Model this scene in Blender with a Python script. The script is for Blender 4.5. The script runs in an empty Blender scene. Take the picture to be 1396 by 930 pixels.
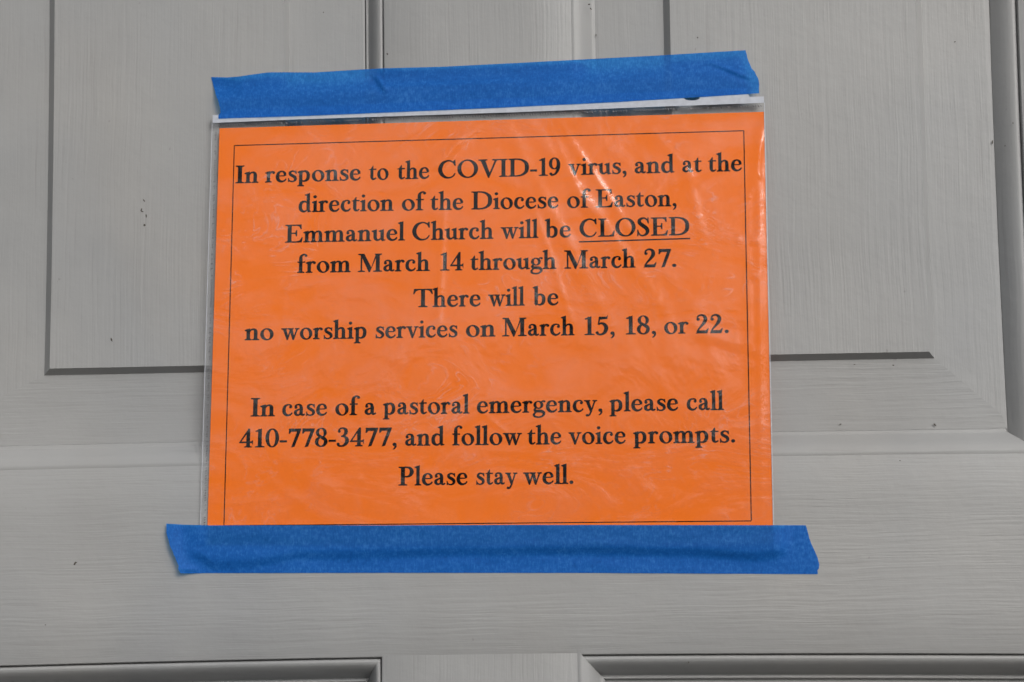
import bpy, math, random
from mathutils import Vector, noise
from mathutils.geometry import tessellate_polygon

random.seed(7)
C = bpy.context.scene.collection
S = bpy.context.scene

# ------------------------------------------------------------------ camera
DIST = 0.957                      # metres from the lens to the face of the door
FPX = 2600.0                      # focal length in pixels of a 1396 px wide picture
PITCH, YAW, ROLL = math.radians(8.0697), math.radians(-2.8403), math.radians(-0.7288)
_f = Vector((math.sin(YAW) * math.cos(PITCH), math.cos(YAW) * math.cos(PITCH), math.sin(PITCH)))
_r0 = Vector((math.cos(YAW), -math.sin(YAW), 0))
_u0 = _r0.cross(_f)
_r = _r0 * math.cos(ROLL) + _u0 * math.sin(ROLL)
_u = -_r0 * math.sin(ROLL) + _u0 * math.cos(ROLL)
CAM = Vector((0, -DIST, 0))
cam = bpy.data.cameras.new('camera')
co = bpy.data.objects.new('camera', cam)
C.objects.link(co)
co.location = CAM
from mathutils import Matrix
co.matrix_world = Matrix(((_r.x, _u.x, -_f.x, CAM.x), (_r.y, _u.y, -_f.y, CAM.y), (_r.z, _u.z, -_f.z, CAM.z), (0, 0, 0, 1)))
cam.sensor_fit = 'HORIZONTAL'
cam.sensor_width = 36
cam.lens = FPX / 1396 * 36
cam.clip_start = 0.01
cam.clip_end = 1000
cam.dof.use_dof = True
cam.dof.focus_distance = 0.965
cam.dof.aperture_fstop = 9
S.camera = co

# ------------------------------------------------------------------ world, sun, exposure
SUN_AZ, SUN_EL = math.radians(32), math.radians(27)     # to the right of the door's normal, above the horizon
w = bpy.data.worlds.new('World')
S.world = w
w.use_nodes = True
nt = w.node_tree
bg = nt.nodes['Background']
sky = nt.nodes.new('ShaderNodeTexSky')
sky.sky_type = 'NISHITA'
sky.sun_disc = False
sky.sun_elevation = SUN_EL
sky.sun_rotation = math.pi - SUN_AZ
sky.air_density = 1.0
sky.dust_density = 4.0
sky.ozone_density = 1.0
hs = nt.nodes.new('ShaderNodeHueSaturation')
hs.inputs['Saturation'].default_value = 0.22
nt.links.new(sky.outputs[0], hs.inputs['Color'])
nt.links.new(hs.outputs[0], bg.inputs[0])
bg.inputs[1].default_value = 0.12
sl = bpy.data.lights.new('sun', 'SUN')
sl.energy = 0.9
sl.angle = math.radians(18)
sl.color = (1.0, 0.965, 0.92)
so = bpy.data.objects.new('sun', sl)
C.objects.link(so)
sd = Vector((math.sin(SUN_AZ) * math.cos(SUN_EL), -math.cos(SUN_AZ) * math.cos(SUN_EL), math.sin(SUN_EL)))
so.rotation_euler = sd.to_track_quat('Z', 'Y').to_euler()
so.location = sd * 3
S.view_settings.view_transform = 'Standard'
S.view_settings.look = 'None'
S.view_settings.exposure = -0.15
S.view_settings.gamma = 1

# ------------------------------------------------------------------ helpers
def tag(o, label=None, cat=None, group=None, kind=None):
    if label: o['label'] = label
    if cat: o['category'] = cat
    if group: o['group'] = group
    if kind: o['kind'] = kind
    return o

def empty(name, label, cat, loc=(0, 0, 0)):
    o = bpy.data.objects.new(name, None)
    o.empty_display_size = 0.02
    C.objects.link(o)
    o.location = loc
    return tag(o, label, cat)

def mesh(name, verts, faces, mat, parent=None, smooth=True):
    m = bpy.data.meshes.new(name)
    off = parent_loc(parent)
    m.from_pydata([tuple(Vector(v) - off) for v in verts], [], faces)
    m.materials.append(mat)
    for p in m.polygons: p.use_smooth = smooth
    o = bpy.data.objects.new(name, m)
    C.objects.link(o)
    if parent: o.parent = parent
    m.update()
    return o

def parent_loc(p):
    v = Vector((0, 0, 0))
    while p:
        v += Vector(p.location); p = p.parent
    return v

def ray(px, py):
    return _f * FPX + _r * (px - 698.0) - _u * (py - 465.0)

def at(px, py, d=0.0):
    """point d metres in front of the door face seen at picture point px, py"""
    r = ray(px, py)
    return CAM + r * ((DIST - d) / r.y)

def door_pt(x, z, y=0.0):
    """point of the door in its own plan; the old timber is a millimetre or two out of true"""
    v = Vector((x, y, z)) - CAM
    k = FPX / v.dot(_f)
    ix, iy = v.dot(_r) * k, -v.dot(_u) * k
    s = 1 + 3.1e-8 * (ix * ix + iy * iy)
    r = ray(698 + ix * s, 465 + iy * s)
    return CAM + r * ((DIST + y) / r.y)

def ap(v, y):
    return v * (DIST + y) / DIST

def interp(tab, x):
    if x <= tab[0][0]: return tab[0][1]
    for (a, b), (c, d) in zip(tab, tab[1:]):
        if x <= c: return b + (d - b) * (x - a) / (c - a)
    return tab[-1][1]

def sstep(a, b, x):
    t = min(1, max(0, (x - a) / (b - a))); return t * t * (3 - 2 * t)

# ------------------------------------------------------------------ materials
def new_mat(name):
    m = bpy.data.materials.new(name); m.use_nodes = True
    t = m.node_tree; b = t.nodes['Principled BSDF']
    return m, t, b

def nd(t, typ, **kw):
    n = t.nodes.new(typ)
    for k, v in kw.items(): setattr(n, k, v)
    return n

def noise_tex(t, vec, scale, detail=3, rough=0.5, dist=0.0):
    n = nd(t, 'ShaderNodeTexNoise')
    n.inputs['Scale'].default_value = scale
    n.inputs['Detail'].default_value = detail
    n.inputs['Roughness'].default_value = rough
    n.inputs['Distortion'].default_value = dist
    t.links.new(vec, n.inputs['Vector'])
    return n.outputs['Fac']

def mapping(t, src, scale, rot=(0, 0, 0)):
    m = nd(t, 'ShaderNodeMapping')
    m.inputs['Scale'].default_value = scale
    m.inputs['Rotation'].default_value = rot
    t.links.new(src, m.inputs['Vector'])
    return m.outputs[0]

def ramp(t, fac, stops):
    r = nd(t, 'ShaderNodeValToRGB')
    while len(r.color_ramp.elements) < len(stops): r.color_ramp.elements.new(0.5)
    for e, (p, c) in zip(r.color_ramp.elements, stops):
        e.position = p
        e.color = (*c, 1) if isinstance(c, tuple) else (c, c, c, 1)
    t.links.new(fac, r.inputs[0])
    return r.outputs[0]

def mathn(t, op, a, b=None, c=None):
    m = nd(t, 'ShaderNodeMath', operation=op)
    for i, v in enumerate((a, b, c)):
        if v is None: continue
        if isinstance(v, (int, float)): m.inputs[i].default_value = v
        else: t.links.new(v, m.inputs[i])
    return m.outputs[0]

def mixc(t, fac, a, b, mode='MIX'):
    m = nd(t, 'ShaderNodeMix', data_type='RGBA', blend_type=mode)
    if isinstance(fac, (int, float)): m.inputs[0].default_value = fac
    else: t.links.new(fac, m.inputs[0])
    for i, v in ((6, a), (7, b)):
        if isinstance(v, tuple): m.inputs[i].default_value = (*v, 1)
        else: t.links.new(v, m.inputs[i])
    return m.outputs[2]

def bump(t, h, dist, strength=1.0, prev=None):
    b = nd(t, 'ShaderNodeBump')
    b.inputs['Strength'].default_value = strength
    b.inputs['Distance'].default_value = dist
    t.links.new(h, b.inputs['Height'])
    if prev: t.links.new(prev, b.inputs['Normal'])
    return b.outputs[0]

def paint(name, horizontal, amp=1.0):
    """grey exterior gloss over coarse-brushed timber"""
    m, t, b = new_mat(name)
    pos = nd(t, 'ShaderNodeNewGeometry').outputs['Position']
    wob = noise_tex(t, mapping(t, pos, (14, 14, 14)), 1.0, 2)
    wv = nd(t, 'ShaderNodeVectorMath', operation='MULTIPLY_ADD')
    t.links.new(wob, wv.inputs[0]); wv.inputs[1].default_value = (0.004,) * 3; t.links.new(pos, wv.inputs[2])
    p2 = wv.outputs[0]
    if horizontal:
        s1, s2, s3 = (30, 60, 850), (15, 60, 400), (60, 400, 1500)
    else:
        s1, s2, s3 = (900, 60, 22), (450, 60, 12), (1500, 400, 50)
    g1 = noise_tex(t, mapping(t, p2, s1), 1.0, 3, 0.55)
    g2 = noise_tex(t, mapping(t, p2, s2), 1.0, 2, 0.5)
    g3 = noise_tex(t, mapping(t, p2, s3), 1.0, 2, 0.5)
    hgt = mathn(t, 'ADD', mathn(t, 'MULTIPLY', g1, 0.8), mathn(t, 'ADD', mathn(t, 'MULTIPLY', g2, 0.8), mathn(t, 'MULTIPLY', g3, 0.25)))
    # brush strokes come and go across the board
    patch = noise_tex(t, mapping(t, pos, (16, 16, 16)), 1.0, 3, 0.5)
    pm = ramp(t, patch, [(0.32, 0.45), (0.68, 1.0)])
    n1 = bump(t, mathn(t, 'MULTIPLY', hgt, pm), 0.00042 * amp, 1.0)
    lump = noise_tex(t, mapping(t, pos, (110, 110, 110)), 1.0, 3, 0.6)
    n2 = bump(t, lump, 0.00035, 0.6, n1)
    t.links.new(n2, b.inputs['Normal'])
    # base grey, faint patchiness, weathered specks, relief shade painted into thin grain lines
    v = noise_tex(t, mapping(t, pos, (9, 9, 9)), 1.0, 4, 0.6)
    col = ramp(t, v, [(0.25, (0.310, 0.315, 0.319)), (0.75, (0.368, 0.371, 0.372))])
    wc = noise_tex(t, mapping(t, pos, (4.5, 4.5, 3)), 1.0, 3, 0.6, 0.6)
    col = mixc(t, 1.0, col, ramp(t, wc, [(0.3, (1.015, 0.995, 0.97)), (0.55, (0.99, 0.995, 1.0)), (0.75, (0.96, 0.98, 1.02))]), 'MULTIPLY')
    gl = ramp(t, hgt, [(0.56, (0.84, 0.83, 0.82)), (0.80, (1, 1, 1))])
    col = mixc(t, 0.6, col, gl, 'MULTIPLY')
    sp = noise_tex(t, mapping(t, pos, (300, 300, 190)), 1.0, 2, 0.4)
    spk = ramp(t, sp, [(0.775, 0.0), (0.82, 1.0)])
    col = mixc(t, mathn(t, 'MULTIPLY', spk, 0.3), col, (0.13, 0.115, 0.10))
    t.links.new(col, b.inputs['Base Color'])
    b.inputs['Roughness'].default_value = 0.42
    b.inputs['Specular IOR Level'].default_value = 0.35
    return m

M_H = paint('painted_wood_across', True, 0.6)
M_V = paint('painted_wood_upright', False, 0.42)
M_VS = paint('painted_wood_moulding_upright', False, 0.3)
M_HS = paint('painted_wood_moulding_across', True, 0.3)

def plain(name, col, rough=0.6, spec=0.3):
    m, t, b = new_mat(name)
    pos = nd(t, 'ShaderNodeNewGeometry').outputs['Position']
    v = noise_tex(t, mapping(t, pos, (400, 400, 400)), 1.0, 2)
    c = mixc(t, v, tuple(x * 0.8 for x in col), tuple(min(1, x * 1.15) for x in col))
    t.links.new(c, b.inputs['Base Color'])
    b.inputs['Roughness'].default_value = rough
    b.inputs['Specular IOR Level'].default_value = spec
    return m

M_CORE = plain('bare_dark_timber', (0.045, 0.032, 0.024), 0.8)
M_INK = plain('black_toner', (0.004, 0.004, 0.005), 0.8, 0.05)
M_CHIP = plain('paint_chip', (0.085, 0.075, 0.065), 0.8)

def orange_paper():
    m, t, b = new_mat('orange_paper')
    pos = nd(t, 'ShaderNodeNewGeometry').outputs['Position']
    v = noise_tex(t, mapping(t, pos, (900, 900, 900)), 1.0, 3)
    t.links.new(mixc(t, v, (0.86, 0.172, 0.012), (0.94, 0.198, 0.017)), b.inputs['Base Color'])
    t.links.new(bump(t, v, 0.00003, 0.5), b.inputs['Normal'])
    b.inputs['Roughness'].default_value = 0.75
    b.inputs['Specular IOR Level'].default_value = 0.2
    return m
M_PAPER = orange_paper()

def film(name, milk, milk_col, tick=False):
    """clear polypropylene: sharp sky reflections over milky cling marks with reflected swirls painted in"""
    m = bpy.data.materials.new(name); m.use_nodes = True
    t = m.node_tree; t.nodes.remove(t.nodes['Principled BSDF'])
    out = t.nodes['Material Output']
    pos = nd(t, 'ShaderNodeNewGeometry').outputs['Position']
    # long curving cling marks and swirls of sheen
    s1 = noise_tex(t, mapping(t, pos, (16, 16, 30)), 1.0, 3, 0.5, 2.2)
    s2 = noise_tex(t, mapping(t, pos, (60, 60, 36)), 1.0, 4, 0.55, 1.4)
    s3 = noise_tex(t, mapping(t, pos, (1300, 1300, 1300)), 1.0, 2)
    n = bump(t, s1, 0.0016, 0.5)
    n = bump(t, s2, 0.0005, 0.5, n)
    n = bump(t, s3, 0.00002, 0.5, n)
    gl = nd(t, 'ShaderNodeBsdfGlossy'); gl.inputs['Roughness'].default_value = 0.085
    gl.inputs['Color'].default_value = (1, 1, 1, 1)
    t.links.new(n, gl.inputs['Normal'])
    tr = nd(t, 'ShaderNodeBsdfTransparent'); tr.inputs[0].default_value = (0.985, 0.985, 0.985, 1)
    df = nd(t, 'ShaderNodeBsdfDiffuse'); df.inputs[0].default_value = (*milk_col, 1)
    ring = mathn(t, 'PINGPONG', mathn(t, 'MULTIPLY', s1, 14.0), 0.5)
    thin = ramp(t, ring, [(0.0, 1.0), (0.16, 0.0)])  # pale lines: cling marks and swirled reflections put into the milk colour
    cl = ramp(t, s2, [(0.42, 0.0), (0.75, 1.0)])
    blot = ramp(t, s1, [(0.35, 0.0), (0.65, 1.0)])
    pt = ramp(t, noise_tex(t, mapping(t, pos, (11, 11, 13)), 1.0, 2), [(0.42, 0.0), (0.64, 1.0)])
    mk = mathn(t, 'ADD', mathn(t, 'MULTIPLY', thin, mathn(t, 'MULTIPLY', mathn(t, 'MULTIPLY', cl, pt), 0.26)), mathn(t, 'ADD', mathn(t, 'MULTIPLY', blot, 0.03), mathn(t, 'MULTIPLY', cl, 0.02)))
    mk = mathn(t, 'ADD', mk, milk)
    mx = nd(t, 'ShaderNodeMixShader')
    t.links.new(mk, mx.inputs[0]); t.links.new(tr.outputs[0], mx.inputs[1]); t.links.new(df.outputs[0], mx.inputs[2])
    fr = nd(t, 'ShaderNodeFresnel')
    # a film has air on both sides: same reflectance met from the front or from behind
    bf = nd(t, 'ShaderNodeNewGeometry').outputs['Backfacing']
    t.links.new(mathn(t, 'MULTIPLY_ADD', bf, 1 / 1.5 - 1.5, 1.5), fr.inputs[0])
    t.links.new(n, fr.inputs['Normal'])
    m2 = nd(t, 'ShaderNodeMixShader')
    t.links.new(mathn(t, 'MULTIPLY', fr.outputs[0], mathn(t, 'MULTIPLY_ADD', blot, 0.55, 0.28)), m2.inputs[0])
    t.links.new(mx.outputs[0], m2.inputs[1]); t.links.new(gl.outputs[0], m2.inputs[2])
    t.links.new(m2.outputs[0], out.inputs[0])
    return m
M_FILM = film('clear_film', 0.0, (0.8, 0.82, 0.85))
M_FILM_EDGE = film('embossed_film_margin', 0.16, (0.62, 0.64, 0.68))
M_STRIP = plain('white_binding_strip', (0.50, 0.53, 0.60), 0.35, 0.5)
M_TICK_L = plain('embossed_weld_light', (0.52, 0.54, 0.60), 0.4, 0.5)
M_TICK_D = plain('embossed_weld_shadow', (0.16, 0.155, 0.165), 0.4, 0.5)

def tape_mat():
    m = bpy.data.materials.new('blue_crepe_tape'); m.use_nodes = True
    t = m.node_tree; b = t.nodes['Principled BSDF']; out = t.nodes['Material Output']
    pos = nd(t, 'ShaderNodeNewGeometry').outputs['Position']
    f1 = noise_tex(t, mapping(t, pos, (1500, 1500, 500)), 1.0, 2, 0.6)
    f2 = noise_tex(t, mapping(t, pos, (380, 380, 520)), 1.0, 3, 0.6)
    f3 = noise_tex(t, mapping(t, pos, (35, 35, 60)), 1.0, 3, 0.5)
    h = mathn(t, 'ADD', mathn(t, 'MULTIPLY', f1, 0.5), mathn(t, 'ADD', mathn(t, 'MULTIPLY', f2, 0.5), mathn(t, 'MULTIPLY', f3, 0.25)))
    c = ramp(t, h, [(0.42, (0.006, 0.104, 0.44)), (0.62, (0.011, 0.145, 0.57)), (0.84, (0.040, 0.23, 0.72))])
    t.links.new(c, b.inputs['Base Color'])
    n = bump(t, f3, 0.0006, 0.5)
    n = bump(t, f1, 0.00012, 0.7, n)
    n = bump(t, f2, 0.00012, 0.6, n)
    t.links.new(n, b.inputs['Normal'])
    b.inputs['Roughness'].default_value = 0.6
    b.inputs['Specular IOR Level'].default_value = 0.22
    tr = nd(t, 'ShaderNodeBsdfTransparent'); tr.inputs[0].default_value = (0.08, 0.52, 1.0, 1)
    mx = nd(t, 'ShaderNodeMixShader'); mx.inputs[0].default_value = 0.38
    t.links.new(b.outputs[0], mx.inputs[1]); t.links.new(tr.outputs[0], mx.inputs[2])
    t.links.new(mx.outputs[0], out.inputs[0])
    return m
M_TAPE = tape_mat()

# ------------------------------------------------------------------ the door
door = empty('panelled_door', 'grey painted wooden door with raised panels and brush marks, behind the orange notice', 'door', (0, 0.02, -0.35))

def strip_mesh(rows, n, name, mat, parent):
    """rows: list of ((xa, za), (xb, zb), y): straight lines lofted one to the next"""
    V, F = [], []
    for (a, b, y) in rows:
        for i in range(n + 1):
            k = i / n
            V.append(door_pt(a[0] + (b[0] - a[0]) * k, a[1] + (b[1] - a[1]) * k, y))
    for j in range(len(rows) - 1):
        for i in range(n):
            p = j * (n + 1) + i
            F.append((p, p + 1, p + n + 2, p + n + 1))
    return mesh(name, V, F, mat, parent)

def board(name, x0, x1, z0, z1, mat, y=0.0, along='x'):
    r = 0.0006
    prof = [(0.0, 0.026), (0.0, r), (r * 0.3, r * 0.3), (r, 0.0)]
    if along == 'x':
        rows = [((x0, z0 + s), (x1, z0 + s), y + d) for s, d in prof]
        rows += [((x0, z0 + (z1 - z0) * k), (x1, z0 + (z1 - z0) * k), y) for k in (0.25, 0.5, 0.75)]
        rows += [((x0, z1 - s), (x1, z1 - s), y + d) for s, d in reversed(prof)]
    else:
        rows = [((x0 + s, z0), (x0 + s, z1), y + d) for s, d in prof]
        rows += [((x0 + (x1 - x0) * k, z0), (x0 + (x1 - x0) * k, z1), y) for k in (0.25, 0.5, 0.75)]
        rows += [((x1 - s, z0), (x1 - s, z1), y + d) for s, d in reversed(prof)]
    return strip_mesh(rows, 28, name, mat, door)

ZT, ZB = 0.46, -0.16
board('rail', -0.339, 0.228, -0.0208, 0.0772, M_H, -0.0001)
board('stile', -0.112, -0.0133, 0.0764, ZT, M_V, -0.00014, 'z')
board('stile', -0.114, -0.0150, ZB, -0.0200, M_V, -0.00014, 'z')
board('stile', 0.2092, 0.33, 0.0774, ZT, M_V, 0, 'z')
board('stile', 0.2282, 0.33, ZB, 0.0770, M_V, 0, 'z')
board('stile', -0.46, -0.3392, ZB, ZT, M_V, 0, 'z')

# (share of the moulding's width, depth): quirk, ovolo, fillet, bead
MOULD = [(0.00, 0.0030), (0.055, 0.0030), (0.06, 0.0008), (0.10, 0.0003), (0.18, 0.0002), (0.30, 0.0008), (0.42, 0.0019), (0.54, 0.0034), (0.66, 0.0052), (0.75, 0.0068), (0.80, 0.0074), (0.82, 0.0079),
         (0.835, 0.0074), (0.87, 0.0068), (0.92, 0.0068), (0.955, 0.0072), (0.965, 0.0120)]
# the same run where paint has filled the joints (sides that catch water and brush loads)
MOULD_FULL = [(-0.20, -0.00022), (-0.12, -0.00036), (-0.05, -0.00045), (0.02, -0.00036), (0.09, 0.0000), (0.18, 0.0003), (0.30, 0.0009), (0.42, 0.0020), (0.54, 0.0034), (0.66, 0.0049), (0.75, 0.0060), (0.80, 0.0065), (0.85, 0.0066), (0.92, 0.0067), (0.96, 0.0070), (1.0, 0.0082)]
SIDES = {'b': 0, 'r': 1, 't': 2, 'l': 3}

def ring_pt(op, wd, s, side):
    x0, x1, z0, z1 = op
    wl, wr, wb, wt = wd
    a, b, c, d = (x0 + wl * s, z0 + wb * s), (x1 - wr * s, z0 + wb * s), (x1 - wr * s, z1 - wt * s), (x0 + wl * s, z1 - wt * s)
    return {'b': (a, b), 'r': (b, c), 't': (c, d), 'l': (d, a)}[side]

def moulding(op, wd, side, parent, deep=1.0):
    rows = []
    for s, d in (MOULD_FULL if side in 'bl' else MOULD):
        a, b = ring_pt(op, wd, s, side)
        rows.append((a, b, 0.0002 + d * deep))
    strip_mesh(rows, 30, 'moulding', M_HS if side in 'bt' else M_VS, parent)

def inset_panel(op, wd, field, cham, tongue, sides, fy=0.0015, by=0.0061, ey=0.0068, deep=1.0):
    """one raised panel: field, chamfered step, sloping bevel and flat tongue running behind the moulding"""
    x0, x1, z0, z1 = op
    wl, wr, wb, wt = wd
    p = None
    rects = [(*field, fy)]
    cx0, cx1, cz0, cz1 = cham
    rects.append((cx0, cx1, cz0, cz1, by))
    rects.append((*tongue, ey))
    rects.append((x0 + wl * 0.9, x1 - wr * 0.9, z0 + wb * 0.9, z1 - wt * 0.9, ey + 0.0002))
    f = rects[0]
    # field in strips
    rows = [((ap(f[0] + (f[1] - f[0]) * k / 6, fy), ap(f[2], fy)), (ap(f[0] + (f[1] - f[0]) * k / 6, fy), ap(f[3], fy)), fy) for k in range(7)]
    p = strip_mesh(rows, 24, 'panel', M_V, door)
    names = ['step', 'bevel', 'tongue']
    for q in range(3):
        A, B = rects[q], rects[q + 1]
        for side in sides:
            def pts(R):
                a, b, c, d, y = R
                a, b, c, d = ap(a, y), ap(b, y), ap(c, y), ap(d, y)
                return {'b': ((a, c), (b, c)), 'r': ((b, c), (b, d)), 't': ((b, d), (a, d)), 'l': ((a, d), (a, c))}[side]
            (a0, a1), (b0, b1) = pts(A), pts(B)
            rows = []
            n = 2 if q == 0 else 4
            for i in range(n + 1):
                k = i / n
                l = lambda u, v: (u[0] + (v[0] - u[0]) * k, u[1] + (v[1] - u[1]) * k)
                rows.append((l(a0, b0), l(a1, b1), A[4] + (B[4] - A[4]) * k))
            strip_mesh(rows, 20, names[q], M_H if side in 'bt' else M_V, p)
    for side in sides:
        moulding(op, wd, side, p, deep)
    return p

inset_panel((-0.339, -0.112, 0.0772, ZT), (0.0115, 0.0107, 0.0116, 0.0116),
            (-0.2822, -0.1637, 0.1264, 0.41), (-0.2848, -0.1611, 0.1229, 0.4135), (-0.3270, -0.1228, 0.1030, 0.4480), 'brl')
inset_panel((-0.0133, 0.209, 0.0772, ZT), (0.0115, 0.0152, 0.0116, 0.0116),
            (0.0359, 0.1598, 0.1264, 0.41), (0.0325, 0.1623, 0.1230, 0.4135), (-0.0010, 0.1930, 0.0945, 0.4480), 'brl')
# lower panels: only the top mouldings and the shadowed bevels show
inset_panel((-0.339, -0.114, ZB, -0.0208), (0.0115, 0.0100, 0.0122, 0.0128),
            (-0.282, -0.166, -0.12, -0.078), (-0.285, -0.163, -0.123, -0.0750), (-0.325, -0.126, -0.145, -0.0360), 'trl', ey=0.0150, by=0.0105, fy=0.007, deep=1.75)
inset_panel((-0.0150, 0.228, ZB, -0.0208), (0.0112, 0.0152, 0.0122, 0.0128),
            (0.036, 0.178, -0.12, -0.078), (0.032, 0.181, -0.123, -0.0750), (-0.002, 0.212, -0.145, -0.0360), 'trl', ey=0.0150, by=0.0105, fy=0.007, deep=1.75)
# solid timber behind everything, so no joint is open
strip_mesh([((-0.46, ZB), (-0.46, ZT), 0.028), ((0.33, ZB), (0.33, ZT), 0.028)], 2, 'core', M_CORE, door)

def chip(px, py, wpx, hpx, rot=0.0, d=0.0002):
    V = []; n = 9
    for i in range(n):
        a = 2 * math.pi * i / n
        k = random.uniform(0.6, 1.15)
        dx, dy = math.cos(a) * wpx * k, math.sin(a) * hpx * k
        V.append(at(px + dx * math.cos(rot) - dy * math.sin(rot), py + dx * math.sin(rot) + dy * math.cos(rot), d))
    V.append(at(px, py, d + 0.0001))
    mesh('paint_chip', V, [(i, (i + 1) % n, n) for i in range(n)], M_CHIP, door)
FD = -0.0013
for a in [(152, 463, 1.4, 3.4, -0.3, FD), (102, 768.5, 1.5, 3.2, 0.25), (104, 767, 1.6, 0.8, -0.5), (199.3, 294, 0.9, 3.2, -0.1, FD), (197, 307, 1.8, 1.7, 0, FD), (193.5, 288, 2.6, 0.9, 0.5, FD),
          (196.5, 273.5, 0.9, 2.6, -0.7, FD), (193, 285.5, 0.8, 2.2, 0.3, FD), (528, 73.5, 1.2, 1.5), (441, 17, 1.0, 1.1, 0, -0.004), (803, 6, 1.8, 0.9, 0, -0.001), (805.5, 12, 1.0, 2.6, -0.7, -0.002),
          (812.5, 48, 0.7, 2.0, 0, -0.006), (951, 51, 1.0, 1.2, 0, FD), (1353, 194, 1.4, 4.0, 0.1, -0.006), (1370, 199, 0.8, 1.0, 0, -0.001), (1381, 168, 0.8, 1.8), (492.5, 38.5, 1.1, 2.0, 0, -0.007),
          (1302, 57, 1.2, 0.8, 0, -0.006), (1274.5, 579, 2.6, 1.1, 0.7, -0.006), (1146, 578.5, 1.6, 0.8, 0, -0.006), (236, 624, 2.0, 0.8, -0.4, -0.001), (203, 572.5, 1.8, 0.8, 0, -0.007),
          (939, 903, 1.0, 1.0, 0, -0.001), (1218, 498, 1.8, 0.8, 0, -0.004), (1165, 497, 1.4, 0.7, 0, -0.004), (1227, 628, 1.2, 0.6), (62, 852, 1.2, 0.6), (546, 103.0, 0.1, 0.1)]:
    chip(*a)

# ------------------------------------------------------------------ the sheet: a map from paper inches to the place
PB = [(319.5, 198.5), (1014.0, 178.3), (1024.3, 710.3), (305.3, 716.8)]     # corners of the printed border
BW, BH = 10.3, 7.62

def homog(src, dst):
    A = []
    for (x, y), (X, Y) in zip(src, dst):
        A.append([x, y, 1, 0, 0, 0, -X * x, -X * y, X]); A.append([0, 0, 0, x, y, 1, -Y * x, -Y * y, Y])
    n = 8
    for i in range(n):
        p = max(range(i, n), key=lambda r: abs(A[r][i])); A[i], A[p] = A[p], A[i]
        for r in range(n):
            if r != i:
                k = A[r][i] / A[i][i]
                A[r] = [a - k * b for a, b in zip(A[r], A[i])]
    h = [A[i][8] / A[i][i] for i in range(n)] + [1]
    return lambda x, y: ((h[0] * x + h[1] * y + h[2]) / (h[6] * x + h[7] * y + 1), (h[3] * x + h[4] * y + h[5]) / (h[6] * x + h[7] * y + 1))
BR4 = [(0, 0), (BW, 0), (BW, BH), (0, BH)]
uv2px = homog(BR4, PB)
px2uv = homog(PB, BR4)

def sheet_d(u, v):
    """how far the sheet stands off the door"""
    a, b = min(1, max(-0.1, u / BW)), min(1.1, max(-0.1, v / BH))
    top = 0.0020 + 0.0010 * a
    bot = 0.0012 + 0.0010 * a
    d = top * (1 - b) + bot * b
    d += 0.0040 * math.sin(math.pi * min(1, max(0, b))) * (0.55 + 0.45 * a * a)
    d += 0.0006 * math.sin(u * 1.3 + v * 0.7) * math.sin(math.pi * min(1, max(0, b)))
    return d

def sheet_pt(u, v, off=0.0):
    px, py = uv2px(u, v)
    return at(px, py, sheet_d(u, v) + off)

def grid(name, umin, umax, vfun0, vfun1, nu, nv, off, mat, parent, corner=None):
    V, F = [], []
    for j in range(nv + 1):
        for i in range(nu + 1):
            u, v = corner(i / nu, j / nv)
            V.append(sheet_pt(u, v, off(u, v)))
    for j in range(nv):
        for i in range(nu):
            a = j * (nu + 1) + i
            F.append((a, a + nu + 1, a + nu + 2, a + 1))
    return mesh(name, V, F, mat, parent)

def quad_uv(pxs):
    q = [px2uv(*p) for p in pxs]          # TL TR BR BL
    def f(a, b):
        t = [q[0][k] + (q[1][k] - q[0][k]) * a for k in (0, 1)]
        o = [q[3][k] + (q[2][k] - q[3][k]) * a for k in (0, 1)]
        return t[0] + (o[0] - t[0]) * b, t[1] + (o[1] - t[1]) * b
    return f

notice = empty('paper_notice', 'bright orange printed church closure notice inside the clear sleeve', 'notice', at(665, 745, 0))
paper_q = quad_uv([(299.2, 175), (1041.5, 152.5), (1054.2, 741), (282.0, 743)])
pp = grid('paper', 0, 0, 0, 0, 60, 48, lambda u, v: 0.0, M_PAPER, notice, paper_q)

def ribbon_uv(pts, wid, off, V, F):
    """flat line of given width (inches) along pts in paper inches"""
    base = len(V); n = len(pts)
    for i, (x, y) in enumerate(pts):
        a = pts[max(0, i - 1)]; b = pts[min(n - 1, i + 1)]
        dx, dy = b[0] - a[0], b[1] - a[1]; L = math.hypot(dx, dy) or 1
        nx, ny = -dy / L * wid / 2, dx / L * wid / 2
        V.append(sheet_pt(x + nx, y + ny, off)); V.append(sheet_pt(x - nx, y - ny, off))
    for i in range(n - 1):
        p = base + 2 * i
        F.append((p, p + 1, p + 3, p + 2))

for (a, b) in ((0, 1), (1, 2), (2, 3), (3, 0)):
    V, F = [], []
    P, Q = BR4[a], BR4[b]
    ribbon_uv([(P[0] + (Q[0] - P[0]) * k / 40, P[1] + (Q[1] - P[1]) * k / 40) for k in range(41)], 0.020, 0.00006, V, F)
    mesh('border_line', V, F, M_INK, notice, False)

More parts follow.
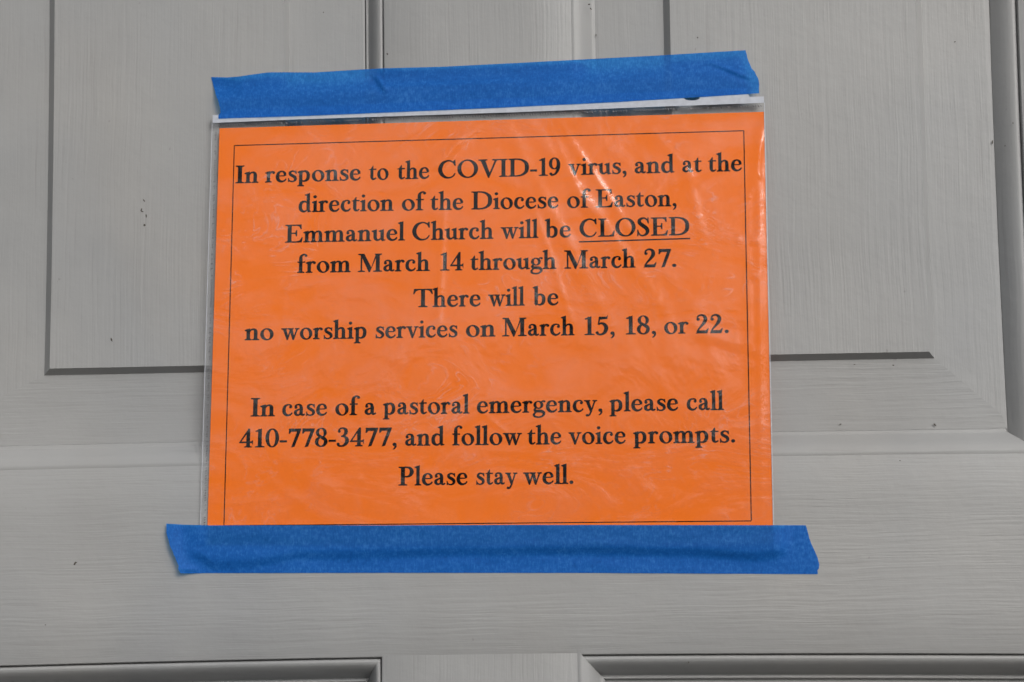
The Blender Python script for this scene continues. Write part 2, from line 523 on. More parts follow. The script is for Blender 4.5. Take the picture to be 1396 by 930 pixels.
# ------------------------------------------------------------------ lettering: an old-style book face drawn stroke by stroke
# units: capital height 100, baseline 0, y up.  Each glyph: (advance, [shapes])
def cr(pts, n=7):
    out = []
    for i in range(len(pts) - 1):
        p0 = pts[max(0, i - 1)]; p1 = pts[i]; p2 = pts[i + 1]; p3 = pts[min(len(pts) - 1, i + 2)]
        for k in range(n):
            t = k / n
            out.append(tuple(0.5 * ((2 * b) + (-a + c) * t + (2 * a - 5 * b + 4 * c - d) * t * t + (-a + 3 * b - 3 * c + d) * t ** 3) for a, b, c, d in zip(p0, p1, p2, p3)))
    out.append(tuple(pts[-1]))
    return out
def K(*pts): return ('k', pts)                      # curved stroke (x, y, width)
def L(*pts): return ('p', pts)                      # filled polygon
def O(x, y, r, r2=None): return ('o', x, y, r, r2 or r)
def RG(x, y, rx, ry, ix, iy, tilt=0.0): return ('r', x, y, rx, ry, ix, iy, tilt)
def bar(x0, x1, y0, y1): return L((x0, y0), (x1, y0), (x1, y1), (x0, y1))
def stem(x, y0, y1, w): return bar(x - w / 2, x + w / 2, y0, y1)
def foot(x, w, y=0, l=8, r=8, up=1):
    """bracketed serif at height y under (or over) a stem of width w"""
    h = w / 2; u = up
    return L((x - h - l, y), (x + h + r, y), (x + h + r, y + 3.6 * u), (x + h + 1.5, y + 6 * u), (x + h, y + 11 * u), (x - h, y + 11 * u), (x - h - 1.5, y + 6 * u), (x - h - l, y + 3.6 * u))
def flag(x, w, y):
    return L((x - w / 2 - 9, y - 6), (x + w / 2, y + 2), (x + w / 2, y - 14), (x - w / 2, y - 13), (x - w / 2 - 8, y - 9.5))
W = 14.5
def arch(x0, x1, w=W, top=63):
    return K((x0 - 3, 44, 5), (x0 + 5, 56, 6), ((x0 + x1) / 2 + 3, top - 3, 8), (x1 - 2.5, 54, 12.5), (x1, 42, w), (x1, 22, w), (x1, 4, w))
G = {}
G['n'] = (70, [stem(17, 3, 61, W), flag(17, W, 62), foot(17, W), arch(24, 52), foot(52, W)])
G['m'] = (104, [stem(17, 3, 61, W), flag(17, W, 62), foot(17, W), arch(24, 51), foot(51, W, 0, 7, 7), arch(58, 85), foot(85, W)])
G['h'] = (70, [stem(17, 3, 104, W), flag(17, W, 105), foot(17, W), arch(24, 52), foot(52, W)])
G['i'] = (35, [stem(18, 3, 61, W), flag(18, W, 62), foot(18, W), O(17, 86, 8.5)])
G['l'] = (34, [stem(17, 3, 104, W), flag(17, W, 105), foot(17, W)])
G['r'] = (51, [stem(17, 3, 61, W), flag(17, W, 62), foot(17, W), K((22, 44, 4), (27, 54, 6), (34, 60, 7.5), (42, 58, 9)), O(42.5, 55, 7)])
G['u'] = (70, [flag(17, W, 62), K((17, 60, W), (17, 34, W), (18, 16, W), (25, 5.5, 10), (35, 5, 7), (44, 13, 5)), stem(52, 6, 61, W), flag(52, W, 62), L((45, 12), (59, 12), (59, 7), (67, 5.5), (67, 2.5), (51, -1), (50, 4))])
G['o'] = (69, [RG(34.5, 31, 30.5, 33.5, 16, 28.5, 0.16)])
G['e'] = (61, [L((14, 37.5), (46, 37.5), (46, 33.5), (14, 33.5)), K((50.5, 35, 8), (49, 47, 11.5), (42, 58, 8), (31, 61.5, 5.5), (18, 54, 11), (11.8, 36, 14.5), (14, 17, 14.5), (25, 5, 11), (38, 3.5, 8), (50, 10, 6), (55, 19, 3.5))])
G['c'] = (58, [O(45, 48.5, 7.2), K((49.5, 50, 6), (44, 59, 5.5), (32, 61.5, 5.5), (18, 54, 11), (11.8, 36, 14.5), (14, 17, 14.5), (25, 5, 11), (37, 3.5, 8), (48, 10, 6), (53, 18, 3.5))])
G['a'] = (62, [O(14, 46.5, 7.2), K((9.5, 49, 5), (15, 58, 6), (27, 61.5, 6.5), (37, 56, 11), (40.5, 44, 14), (40.5, 24, 14), (41, 12, 14), (46, 5, 9), (53, 5, 6.5), (59, 10.5, 4)),
            K((38, 38, 5), (24, 32.5, 7), (13, 24, 12), (12, 13, 13), (19, 5.5, 9.5), (29, 5.5, 7), (39, 15, 5))])
G['s'] = (51, [K((43.5, 49, 3), (38, 57.5, 5), (26, 61.5, 6), (14.5, 54, 10.5), (15, 43, 12.5), (27, 34.5, 14), (38, 26, 13.5), (41, 14, 11.5), (34, 4.5, 7), (23, 1.8, 5.5), (12, 6, 5), (6, 16, 3)), L((42, 62), (45, 62), (45.5, 45), (42.5, 46)), L((5, 21), (8, 20), (8.5, 1), (5.5, 0))])
G['t'] = (44, [L((2, 58.5), (12, 63), (22, 79), (24.5, 79), (24.5, 62.5), (40, 62.5), (40, 57.5), (2, 57.5)), K((17.3, 60, W), (17.3, 34, W), (17.5, 16, W), (22, 5.5, 10.5), (31, 4.5, 7), (41, 11.5, 3.5))])
G['f'] = (43, [stem(18, 3, 80, W), foot(18, W, 0, 8, 10), bar(3, 38, 57.5, 62.5), K((18, 76, W), (19, 90, 12), (26, 100, 8), (36, 103.5, 6), (43, 99, 7)), O(43, 96, 7)])
bowlR = K((21, 48, 4), (29, 58, 6.5), (41, 59, 9.5), (52, 48, 14), (54.5, 31, 15), (51, 14, 14), (41, 4.5, 9.5), (30, 2.8, 5.5), (21, 8, 4))
G['p'] = (70, [stem(17, -22, 61, W), flag(17, W, 62), foot(17, W, -26), bowlR])
G['b'] = (70, [L((9.7, 104), (24.3, 104), (24.3, 7), (16, -1), (9.7, 8)), flag(17, W, 105), bowlR])
G['d'] = (71, [stem(53, 6, 104, W), flag(53, W, 105), K((49, 48, 4), (41, 58, 6), (29, 60, 9), (16.5, 50, 13.5), (12.5, 32, 15), (16, 14, 14.5), (26, 4.5, 10), (37, 4, 7), (49, 13, 4)), L((46, 12), (60.3, 12), (60.3, 7), (68, 5.5), (68, 2.5), (52, -1), (51, 4))])
G['g'] = (62, [RG(28, 41, 23.5, 21.5, 11.5, 17.5, 0.1), K((42, 55, 5), (49, 61, 5.5), (56, 61, 7)), O(56.5, 59.5, 5.5),
            K((17, 24, 6), (10, 17, 8), (13, 9.5, 12), (28, 7.5, 13), (44, 6, 13), (54, -2, 12.5), (53.5, -13, 9.5), (42, -23, 7), (26, -25.5, 6.5), (10, -21, 8.5), (6, -11, 9), (13, -1, 6), (22, 4, 4))])
def vee(x0, xm, x1, tw, lw, top, y0=-2):
    return [L((x0 + 7, top - 2), (x0 + 7 + tw, top - 2), (xm + 3.5, y0 + 14), (xm + 1, y0), (xm - 3, y0)), L((x1 - 7 - lw, top - 2), (x1 - 7, top - 2), (xm + 2, y0), (xm - 2.5, y0 + 3)),
            L((x0, top), (x0 + tw + 13, top), (x0 + tw + 13, top - 3.6), (x0 + tw + 7, top - 7), (x0 + 8, top - 7), (x0, top - 3.6)), L((x1 - lw - 15, top), (x1, top), (x1, top - 3.6), (x1 - 7, top - 7), (x1 - lw - 8, top - 7), (x1 - lw - 15, top - 3.6))]
G['v'] = (64, vee(1, 33, 63, 15.5, 5.5, 62))
G['w'] = (92, vee(1, 32, 58, 15.5, 5, 62)[:3] + vee(33, 62, 91, 15.5, 5.5, 62))
G['y'] = (64, vee(1, 34, 63, 15.5, 5.5, 62) + [K((36, 6, 6), (30, -9, 6.5), (23, -19, 7), (15, -21, 8)), O(14.5, -19, 6.5)])
G[','] = (30, [O(15, 8, 9), K((20, 6, 8), (20, -5, 7), (15, -14, 4.5), (8, -19, 3))])
G['.'] = (30, [O(15, 8, 9.2)])
G['-'] = (38, [bar(3, 35, 26, 35.5)])
CW = 17.5
G['I'] = (45, [stem(22.5, 3, 97, CW), foot(22.5, CW, 0, 11, 11), foot(22.5, CW, 100, 11, 11, -1)])
G['D'] = (112, [stem(24, 2, 98, CW), foot(24, CW, 0, 12, 6), foot(24, CW, 100, 12, 6, -1), K((20, 97.5, 5), (48, 97.5, 5.5), (74, 91, 9), (93, 73, 16), (97, 50, 18.5), (93, 27, 16), (74, 9, 9), (48, 2.5, 5.5), (20, 2.5, 5))])
G['O'] = (112, [RG(56, 50, 52, 52.5, 34, 46.5, 0.12)])
G['C'] = (98, [K((88, 76, 3), (80, 88, 5), (62, 98, 6), (44, 96, 8), (24, 82, 15), (13, 52, 18.5), (20, 24, 17), (38, 6, 11), (58, 1.5, 6.5), (78, 9, 5.5), (90, 27, 3.5)), L((86, 101), (89.5, 101), (91, 70), (87, 70), (80, 84), (80, 94))])
G['V'] = (104, [L((10, 98), (32, 98), (57, 18), (54, -3), (49, -3)), L((85, 98), (93, 98), (54, -3), (50, 6)), L((0, 100), (43, 100), (43, 96), (34, 93), (10, 93), (0, 96)), L((70, 100), (104, 100), (104, 96), (94, 93), (83, 93), (70, 96))])
ARMT = L((30, 100), (82, 100), (83, 76), (79.5, 76), (73, 91), (60, 95), (30, 95))
G['E'] = (93, [stem(24, 2, 98, CW), foot(24, CW, 0, 12, 6), foot(24, CW, 100, 12, 6, -1), ARMT, bar(30, 60, 49.5, 54), L((57, 68), (60.5, 68), (60.5, 36), (57, 36), (54, 47), (50, 50), (50, 54), (54, 57)), L((30, 0), (84, 0), (89, 27), (85.5, 27), (76, 10), (60, 5), (30, 5))])
G['L'] = (88, [stem(24, 2, 98, CW), foot(24, CW, 0, 12, 6), foot(24, CW, 100, 12, 10, -1), L((30, 0), (82, 0), (87, 30), (83.5, 30), (74, 11), (58, 5), (30, 5))])
G['P'] = (83, [stem(24, 2, 98, CW), foot(24, CW, 0, 12, 12), foot(24, CW, 100, 12, 6, -1), K((22, 97.5, 5), (44, 97.5, 6), (60, 92, 12), (68.5, 74, 18), (61, 55, 13), (46, 47, 6), (32, 47.5, 5))])
G['S'] = (74, [K((61, 76, 3.5), (54, 91, 5), (38, 99, 6.5), (20, 91, 13), (16, 76, 16), (30, 60, 18), (48, 46, 18), (58, 30, 17.5), (54, 12, 13), (37, 1.5, 7), (20, 5, 5.5), (9, 25, 3.5)), L((60, 101), (63.5, 101), (64.5, 70), (61, 70), (57, 82)), L((6, 33), (10, 33), (13, 20), (9.5, -1), (6, -1))])
G['T'] = (96, [stem(48, 3, 97, CW), foot(48, CW, 0, 13, 13), L((4, 100), (92, 100), (96, 73), (92, 73), (84, 89), (70, 95), (26, 95), (12, 89), (4, 73), (0, 73))])
G['M'] = (128, [L((16, 98), (34, 98), (70, 22), (63, -2), (58, -2)), L((62, -2), (66, 8), (100, 98), (94, 98)), stem(103, 3, 97, CW), foot(103, CW, 0, 12, 12), L((88, 100), (122, 100), (122, 96), (112, 93), (92, 93)), L((4, 100), (34, 100), (32, 92), (18, 93), (4, 96)), bar(17, 22.5, 3, 96), foot(19.8, 5.5, 0, 14, 14)])
G['1'] = (56, [stem(31, 3, 98, 15.5), foot(31, 15.5, 0, 14, 14), L((11, 90), (38.7, 101), (38.7, 84), (23, 86), (11, 86))])
G['0'] = (68, [RG(34, 50, 31.5, 52, 16.5, 47)])
G['9'] = (66, [RG(31, 68, 27.5, 33.5, 13, 29), K((50, 76, 14), (52.5, 60, 14.5), (49, 36, 14), (40, 15, 10), (28, 4.5, 7), (18, 3, 8), (12, 9, 8)), O(13, 10, 7)])
G['8'] = (66, [RG(33, 76, 25, 26.5, 12, 22.5, 0.1), RG(33, 27, 29, 29, 14.5, 23.5, -0.1), K((15, 66, 9), (33, 52, 12), (50, 38, 12))])
G['3'] = (64, [O(14, 82, 7), K((11, 86, 6), (18, 96, 6), (30, 99.5, 7), (44, 91, 13), (45, 74, 14), (36, 60, 8), (22, 54, 4.5)), K((24, 55, 4.5), (38, 54, 8), (49, 43, 14), (50, 25, 15.5), (40, 8, 11), (26, 1.5, 7), (13, 4, 8), (8, 12, 9)), O(9.5, 13, 7)])
G['2'] = (66, [O(14, 76, 7.5), K((10, 79, 5), (14, 92, 6), (28, 99.5, 7.5), (43, 93, 12), (48, 77, 15), (43, 60, 14), (30, 41, 9), (17, 24, 6), (8, 7, 5)), L((4, 0), (55, 0), (62, 25), (58.5, 25), (50, 14.5), (12, 14.5))])
G['7'] = (64, [L((8, 99), (64, 99), (64, 94), (34, 2), (20, -2), (47, 84), (18, 84), (11, 73), (7.5, 73))])
G['4'] = (68, [L((44, 101), (51, 101), (51, 3), (36, 3), (36, 84), (40, 92)), L((2, 27), (44, 101), (47, 94), (36, 76), (10, 31), (58, 31), (66, 38), (66, 12), (62, 24), (2, 24)), foot(43.5, 15, 0, 9, 9)])
G['5'] = (64, [L((19, 98), (52, 98), (59, 107), (56, 88), (22, 84), (18, 60), (13, 56)), K((15, 55, 5), (28, 63, 8), (44, 55, 14), (51, 35, 16), (43, 12, 13), (28, 2, 7.5), (14, 3.5, 8), (8, 11, 8)), O(9.5, 12, 7)])

EM = 1.7                                          # ink spread on every edge
def swell(pts, e):
    area = sum(a[0] * b[1] - b[0] * a[1] for a, b in zip(pts, pts[1:] + pts[:1]))
    sg = 1 if area > 0 else -1
    out = []
    for i, p in enumerate(pts):
        a, b = pts[i - 1], pts[(i + 1) % len(pts)]
        d1 = Vector((p[0] - a[0], p[1] - a[1])).normalized(); d2 = Vector((b[0] - p[0], b[1] - p[1])).normalized()
        n1 = Vector((d1.y, -d1.x)) * sg; n2 = Vector((d2.y, -d2.x)) * sg
        m = n1 + n2
        k = e * 2 / max(m.length_squared, 1.1)
        out.append((p[0] + m.x * k, p[1] + m.y * k))
    return out

def glyph_polys(ch):
    """outlines as (points, faces) in glyph units"""
    out = []
    for s in G[ch][1]:
        if s[0] == 'p':
            pts = swell(list(s[1]), EM * 0.8); tri = tessellate_polygon([[Vector((x, y, 0)) for x, y in pts]])
            out.append((pts, [tuple(t) for t in tri]))
        elif s[0] == 'o':
            n = 16
            out.append(([(s[1] + (s[3] + 0.6) * math.cos(2 * math.pi * i / n), s[2] + (s[4] + 0.6) * math.sin(2 * math.pi * i / n)) for i in range(n)], [tuple(range(n))]))
        elif s[0] == 'r':
            _, x, y, rx, ry, ix, iy, tl = s
            rx += EM * 0.7; ry += EM * 0.4; ix -= EM; iy -= EM
            n = 36; P = []
            for i in range(n):
                a = 2 * math.pi * i / n
                P.append((x + rx * math.cos(a), y + ry * math.sin(a)))
                ex, ey = ix * math.cos(a), iy * math.sin(a)
                P.append((x + ex * math.cos(tl) - ey * math.sin(tl), y + ex * math.sin(tl) + ey * math.cos(tl)))
            out.append((P, [(2 * i, (2 * i + 2) % (2 * n), (2 * i + 3) % (2 * n), 2 * i + 1) for i in range(n)]))
        else:
            c = cr(list(s[1])); P = []
            for i, (x, y, wd) in enumerate(c):
                wd += 2 * EM * 0.85
                a, b = c[max(0, i - 1)], c[min(len(c) - 1, i + 1)]
                dx, dy = b[0] - a[0], b[1] - a[1]; l = math.hypot(dx, dy) or 1
                P += [(x - dy / l * wd / 2, y + dx / l * wd / 2), (x + dy / l * wd / 2, y - dx / l * wd / 2)]
            out.append((P, [(2 * i, 2 * i + 1, 2 * i + 3, 2 * i + 2) for i in range(len(c) - 1)]))
    return out
GP = {c: glyph_polys(c) for c in G}
CAPH = 0.358                                       # inches

def set_word(word, x0, x1, bl, V, F):
    """word between picture columns x0..x1 on a baseline at row bl"""
    u0, v0 = px2uv(x0, bl(x0)); u1, v1 = px2uv(x1, bl(x1))
    lb = {'v': 1, 'w': 1, 'y': 1, 'V': 0, 'T': 0}.get(word[0], 3.5)
    adv = []; pen = 0
    for ch in word: adv.append(pen); pen += G[ch][0]
    total = pen - lb - {'f': -8, 'y': 1, '.': 5, ',': 5}.get(word[-1], 2)
    kx = (u1 - u0) / total; ky = CAPH / 100
    for n, ch in enumerate(word):
        for q, (pts, faces) in enumerate(GP[ch]):
            b = len(V)
            for x, y in pts:
                uu = u0 + (adv[n] + x - lb) * kx
                vv = v0 + (v1 - v0) * (uu - u0) / (u1 - u0) - y * ky
                V.append(sheet_pt(uu, vv, 0.00005 + 0.000002 * q))
            F += [tuple(b + i for i in f) for f in faces]

LINES = [
    ((322, 249.8, 1012, 233.0), [('In', 321.5, 352.2), ('response', 362.2, 492), ('to', 503.5, 529.9), ('the', 542.2, 585.4), ('COVID-19', 597.5, 764.8), ('virus,', 775.2, 854), ('and', 865.2, 919.3), ('at', 930.2, 956.6), ('the', 966, 1011.9)]),
    ((407, 289.3, 922, 281.0), [('direction', 406.9, 536.4), ('of', 547.9, 580.9), ('the', 587.2, 631.9), ('Diocese', 643, 761.7), ('of', 773.2, 805.6), ('Easton,', 812.7, 922.2)]),
    ((389, 330.8, 940, 320.3), [('Emmanuel', 389, 551.5), ('Church', 562.2, 672.5), ('will', 682.9, 733.6), ('be', 743.8, 778.5), ('CLOSED', 790.3, 940.5)]),
    ((406, 372.0, 922, 363.8), [('from', 405.8, 478.1), ('March', 488.3, 585.7), ('14', 598.9, 631.6), ('through', 641.6, 758.3), ('March', 769.5, 866.3), ('27.', 877.8, 922.2)]),
    ((563, 418.8, 762, 415.8), [('There', 563.5, 655.5), ('will', 665.7, 715), ('be', 727.3, 761.7)]),
    ((334, 463.8, 994, 453.8), [('no', 334.4, 373.1), ('worship', 383.5, 500.8), ('services', 512, 623.8), ('on', 635.3, 675.2), ('March', 685.2, 783.2), ('15,', 795.5, 838), ('18,', 851.9, 894.3), ('or', 905.7, 938.7), ('22.', 949, 993.7)]),
    ((342, 567.8, 987, 558.8), [('In', 342.2, 374.7), ('case', 384.8, 446.1), ('of', 457.1, 490.8), ('a', 497, 512.7), ('pastoral', 523, 639.6), ('emergency,', 650.3, 821.2), ('please', 831.9, 925), ('call', 936.5, 986.6)]),
    ((327, 610.0, 1002, 603.2), [('410-778-3477,', 326.7, 540.7), ('and', 552.2, 605.8), ('follow', 617.2, 710.9), ('the', 719.5, 765.6), ('voice', 775.4, 853.4), ('prompts.', 864.3, 1002.4)]),
    ((543, 661.9, 782, 659.5), [('Please', 543.6, 637.7), ('stay', 649.2, 705), ('well.', 713.4, 781.8)]),
]
for (xa, ya, xb, yb), words in LINES:
    bl = lambda x, xa=xa, ya=ya, xb=xb, yb=yb: ya + (yb - ya) * (x - xa) / (xb - xa)
    V, F = [], []
    for wd, x0, x1 in words:
        set_word(wd, x0, x1, bl, V, F)
    mesh('text_line', V, F, M_INK, notice, False)
V, F = [], []
ua, ub = px2uv(789.3, 329.8), px2uv(941.0, 325.2)
ribbon_uv([(ua[0] + (ub[0] - ua[0]) * k / 10, ua[1] + (ub[1] - ua[1]) * k / 10) for k in range(11)], 0.027, 0.00006, V, F)
mesh('underline', V, F, M_INK, notice, False)

# ------------------------------------------------------------------ clear sleeve
sleeve = empty('sheet_protector', 'clear plastic sleeve with white punched edge holding the orange notice', 'plastic sleeve', at(665, 750, 0))
# folds in the film: (x0, y0, x1, y1, width px, height m) in picture columns and rows
FOLDS = [(596, 255, 600, 450, 9, 0.0004), (606, 270, 598, 440, 4, 0.0004), (720, 165, 905, 420, 9, 0.0009), (760, 165, 870, 330, 6, 0.0008), (690, 170, 830, 440, 10, 0.0010), (660, 165, 560, 250, 9, 0.0009), (748, 165, 806, 300, 5, 0.0003), (710, 230, 790, 470, 5, 0.0005), (640, 165, 600, 230, 5, 0.0005), (880, 170, 960, 260, 6, 0.0005), (935, 230, 960, 330, 7, 0.0006),
         (800, 170, 960, 330, 8, 0.0004), (1034, 175, 1038, 710, 5, 0.0008), (1043, 160, 1026, 260, 6, 0.0010), (1018, 250, 1024, 560, 6, 0.0004), (300, 320, 420, 340, 6, 0.0004), (310, 300, 400, 285, 4, 0.0003),
         (320, 410, 480, 300, 6, 0.0003), (660, 565, 690, 590, 3, 0.0005), (860, 320, 950, 420, 12, 0.0004), (940, 410, 985, 520, 10, 0.0003), (860, 640, 900, 690, 8, 0.0004), (300, 560, 480, 690, 12, 0.0005),
         (290, 600, 460, 720, 7, 0.0003), (860, 480, 930, 560, 14, 0.0003), (420, 440, 560, 500, 8, 0.0003), (350, 480, 470, 440, 6, 0.0003), (285, 690, 380, 680, 4, 0.0003)]
BUBBLES = [(1028, 327, 5, 7, 0.0006), (1007, 325, 4, 5, 0.0005), (1028, 374, 6, 9, 0.0007), (1020, 268, 4, 3, 0.0005), (1024, 259, 3, 3, 0.0004), (336, 353, 9, 6, 0.0003), (490, 655, 6, 8, 0.0004), (1030, 190, 3, 5, 0.0005), (1035, 205, 3, 4, 0.0004),
           (945, 655, 10, 8, 0.0003), (1027, 478, 5, 7, 0.0004), (880, 640, 8, 12, 0.0003), (1014, 640, 4, 6, 0.0004), (325, 485, 7, 5, 0.0003), (1036, 240, 2.5, 4, 0.0006), (565, 487, 10, 5, 0.0003)]

def film_off(u, v):
    px, py = uv2px(u, v)
    h = 0.00055
    q = Vector((u * 0.55, v * 0.8, 3.1))
    q2 = q + Vector((noise.noise(q * 1.1), noise.noise(q * 1.1 + Vector((5, 5, 5))), 0)) * 0.9
    side = 1 - 0.75 * sstep(1012, 1030, px)
    h += 0.00045 * noise.noise(q2 * 1.3) * side
    h += 0.00022 * noise.noise(q2 * 3.1) * side
    h += 0.00007 * noise.noise(q2 * 9.0) * side
    for x0, y0, x1, y1, wd, ht in FOLDS:
        if min(x0, x1) - 40 < px < max(x0, x1) + 40 and min(y0, y1) - 40 < py < max(y0, y1) + 40:
            dx, dy = x1 - x0, y1 - y0; l2 = dx * dx + dy * dy
            t = ((px - x0) * dx + (py - y0) * dy) / l2; tt = min(1, max(0, t))
            dd = math.hypot(px - x0 - dx * tt, py - y0 - dy * tt)
            h += ht * math.exp(-(dd / wd) ** 2) * math.sin(math.pi * (0.12 + 0.76 * tt))
    for bx, by, rx, ry, ht in BUBBLES:
        k = ((px - bx) / rx) ** 2 + ((py - by) / ry) ** 2
        if k < 9: h += ht * math.exp(-k)
    e = sstep(BH + 0.02, BH + 0.12, v)
    h = h * (1 - e) + 0.0003 * e
    return max(h, 0.00015)
film_q = quad_uv([(298.5, 166.6), (1041.5, 140.2), (1055.0, 742.5), (281.6, 744.5)])
grid('front_film', 0, 0, 0, 0, 300, 230, film_off, M_FILM, sleeve, film_q)
side_q = quad_uv([(289.6, 168), (298.5, 166.6), (281.6, 744.5), (272.6, 744.8)])
grid('side_margin', 0, 0, 0, 0, 3, 60, lambda u, v: 0.0003, M_FILM_EDGE, sleeve, side_q)

def uvline(a, b, n):
    A, B = px2uv(*a), px2uv(*b)
    return [(A[0] + (B[0] - A[0]) * k / n, A[1] + (B[1] - A[1]) * k / n) for k in range(n + 1)]
# folded edges and the fine welded ticks
def edge_line(name, a, b, wid, mat, off=0.0006, n=50):
    V, F = [], []
    ribbon_uv(uvline(a, b, n), wid, off, V, F)
    mesh(name, V, F, mat, sleeve, False)
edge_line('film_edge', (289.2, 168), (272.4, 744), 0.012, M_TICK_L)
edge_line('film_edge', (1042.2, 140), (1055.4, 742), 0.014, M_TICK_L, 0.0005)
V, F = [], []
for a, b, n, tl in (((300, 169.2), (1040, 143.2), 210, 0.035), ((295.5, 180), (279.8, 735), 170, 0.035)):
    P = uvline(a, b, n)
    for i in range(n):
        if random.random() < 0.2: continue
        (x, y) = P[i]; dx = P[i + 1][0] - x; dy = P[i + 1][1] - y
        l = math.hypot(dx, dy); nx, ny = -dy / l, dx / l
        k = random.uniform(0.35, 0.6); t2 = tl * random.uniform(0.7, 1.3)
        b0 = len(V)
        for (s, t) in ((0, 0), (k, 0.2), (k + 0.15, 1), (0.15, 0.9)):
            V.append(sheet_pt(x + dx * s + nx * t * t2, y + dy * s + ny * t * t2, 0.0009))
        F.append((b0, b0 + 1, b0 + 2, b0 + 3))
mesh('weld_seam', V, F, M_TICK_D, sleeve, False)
# white strip along the top with its binder holes (one peeps out under the tape)
top_l, top_r, bot_r, bot_l = (290, 157), (1041.3, 131.5), (1041.8, 141.0), (289.8, 167.8)
outer = [(290, 157), (300.5, 156.6), (304, 150), (500, 142), (1015, 120), (1022, 132.1), (1041.3, 131.5), (1041.8, 140.2), (900, 145.4), (700, 153.2), (525, 158.9), (400, 163.2), (289.8, 167.8)]
holes = [[(943 + 11 * math.cos(-2 * math.pi * i / 20), 133.0 + 4.2 * math.sin(-2 * math.pi * i / 20)) for i in range(20)]]
loops = [outer] + holes
flat = [p for lp in loops for p in lp]
tri = tessellate_polygon([[Vector((x, y, 0)) for x, y in lp] for lp in loops])
V = []
for x, y in flat:
    u, v = px2uv(x, y)
    V.append(sheet_pt(u, v, 0.0008))
mesh('binding_strip', V, [tuple(t) for t in tri], M_STRIP, sleeve, False)

# ------------------------------------------------------------------ masking tape
def seg_bump(px, py, x0, y0, x1, y1, wd, ht):
    dx, dy = x1 - x0, y1 - y0; l2 = dx * dx + dy * dy
    t = min(1, max(0, ((px - x0) * dx + (py - y0) * dy) / l2))
    return ht * math.exp(-((math.hypot(px - x0 - dx * t, py - y0 - dy * t)) / wd) ** 2) * math.sin(math.pi * (0.15 + 0.7 * t))

def tape(name, label, top, bot, left, right, depth, nx, ny, base):
    root_loc = at(base[0], base[1], 0)
    V, F = [], []
    for j in range(ny + 1):
        t = j / ny
        xl, xr = interp(left, t), interp(right, t)
        for i in range(nx + 1):
            s = i / nx
            x = xl + (xr - xl) * s
            y = interp(top, x) * (1 - t) + interp(bot, x) * t
            V.append(at(x, y, depth(x, y, t)) - root_loc)
    for j in range(ny):
        for i in range(nx):
            a = j * (nx + 1) + i
            F.append((a, a + nx + 1, a + nx + 2, a + 1))
    o = mesh(name, V, F, M_TAPE)
    o.location = root_loc
    return tag(o, label, 'tape', 'strips of blue painter tape')

def jag(tab, amp, seed):
    rnd = random.Random(seed); out = []
    for (a, b), (c, d) in zip(tab, tab[1:]):
        for k in range(4):
            t = k / 4
            out.append((a + (c - a) * t, b + (d - b) * t + (rnd.uniform(-amp, amp) if k else 0)))
    out.append(tab[-1])
    return out

def d_top(x, y, t):
    d = interp([(285, -0.0012), (300, -0.0008), (330, 0.0012), (480, 0.0018), (500, 0.0013), (512, 0.0008), (525, 0.0013), (560, 0.0018), (780, 0.0022), (800, 0.0017), (830, 0.0022), (1000, 0.0030), (1036, 0.0018)], x)
    u, v = px2uv(x, y)
    over = sstep(284, 292, x) * sstep(0.15, 0.6, t)
    d = d * (1 - over) + (sheet_d(u, v) + 0.0011) * over
    d += seg_bump(x, y, 512, 104, 526, 122, 3.0, 0.0009) - seg_bump(x, y, 507, 108, 519, 125, 3.6, 0.0005)
    d += seg_bump(x, y, 524, 119, 700, 113, 3.5, 0.0005)
    d += seg_bump(x, y, 968, 85, 1022, 106, 2.4, 0.0006) - seg_bump(x, y, 972, 91, 1022, 112, 3.2, 0.0003)
    d += 0.00015 * noise.noise(Vector((x * 0.02, y * 0.05, 1.0))) + 0.0001 * noise.noise(Vector((x * 0.06, y * 0.1, 4.0)))
    return d
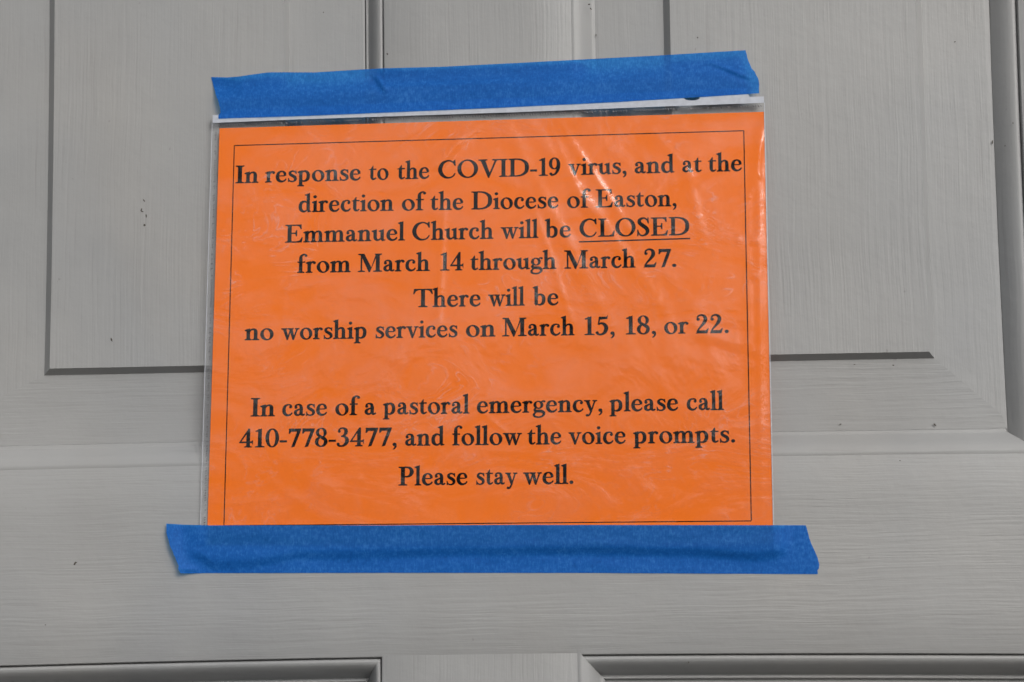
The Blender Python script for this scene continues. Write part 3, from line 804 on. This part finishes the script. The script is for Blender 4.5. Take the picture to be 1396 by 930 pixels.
tape('masking_tape', 'blue masking tape strip across the top edge of the clear sleeve',
     [(286, 105), (310, 105.6), (325, 104.5), (345, 101.5), (365, 98.8), (385, 98.6), (430, 98.8), (470, 96.2), (520, 93.2), (600, 91.2), (700, 86.2), (800, 80.8), (900, 75.6), (1000, 69.5), (1036, 67.4)],
     [(286, 162.2), (298, 161.8), (400, 158.6), (525, 153.6), (700, 146.0), (850, 138.6), (950, 132.6), (1036, 127.2)],
     jag([(0, 288), (0.25, 291.5), (0.45, 295), (0.62, 298.5), (0.85, 300.5), (0.93, 297.5), (1, 298)], 0.6, 3),
     jag([(0, 1016.5), (0.1, 1018), (0.28, 1021), (0.42, 1024.5), (0.5, 1029), (0.64, 1033), (0.75, 1034.8), (1, 1035)], 0.4, 4),
     d_top, 260, 26, (665, 160))

def d_bot(x, y, t):
    # the sheet's lower edge lies under the upper half of the strip
    edge = interp([(227, 0.45), (272, 0.55), (290, 0.74), (345, 0.72), (400, 0.52), (650, 0.45), (800, 0.43), (950, 0.46), (1030, 0.54), (1058, 0.50), (1075, 0.40), (1117, 0.2)], x)
    over = sstep(245, 271, x) * (1 - sstep(1056, 1082, x))
    u, v = px2uv(x, y)
    hi = (sheet_d(u, min(v, BH + 0.4)) + 0.0009) * over + 0.0004 * (1 - over)
    k = 1 - sstep(edge - 0.02, edge + 0.24, t)
    d = 0.0004 + (hi - 0.0004) * k
    d -= 0.0003 * over * math.exp(-((t - edge - 0.02) / 0.07) ** 2) * 0
    lift = 1 - sstep(226, 285, x)
    d += 0.0062 * lift * lift * (0.25 + 0.75 * t)
    d += seg_bump(x, y, 244, 775, 268, 776, 2.5, 0.0009)
    d += 0.00035 * (noise.noise(Vector((x * 0.012, y * 0.06, 8.0))) * over) + 0.00012 * noise.noise(Vector((x * 0.05, y * 0.09, 2.0)))
    return max(d, 0.0003)
tape('masking_tape', 'blue masking tape strip along the bottom edge of the notice, left corner peeling',
     [(226, 713.8), (250, 715.4), (285, 716.2), (500, 716.3), (700, 715.6), (900, 715.8), (1117, 716.2)],
     [(226, 779), (244, 781.6), (262, 781.8), (285, 781.4), (560, 781.0), (800, 781.2), (1117, 782.8)],
     jag([(0, 226.8), (0.2, 226.5), (0.4, 230.5), (0.62, 236.5), (0.78, 241.5), (0.86, 244), (0.92, 242.8), (1, 246)], 0.5, 5),
     jag([(0, 1098.5), (0.18, 1102), (0.36, 1105.5), (0.52, 1110.5), (0.66, 1114.5), (0.8, 1117), (0.88, 1116.6), (0.93, 1114), (1, 1115)], 0.35, 6),
     d_bot, 280, 26, (665, 782))
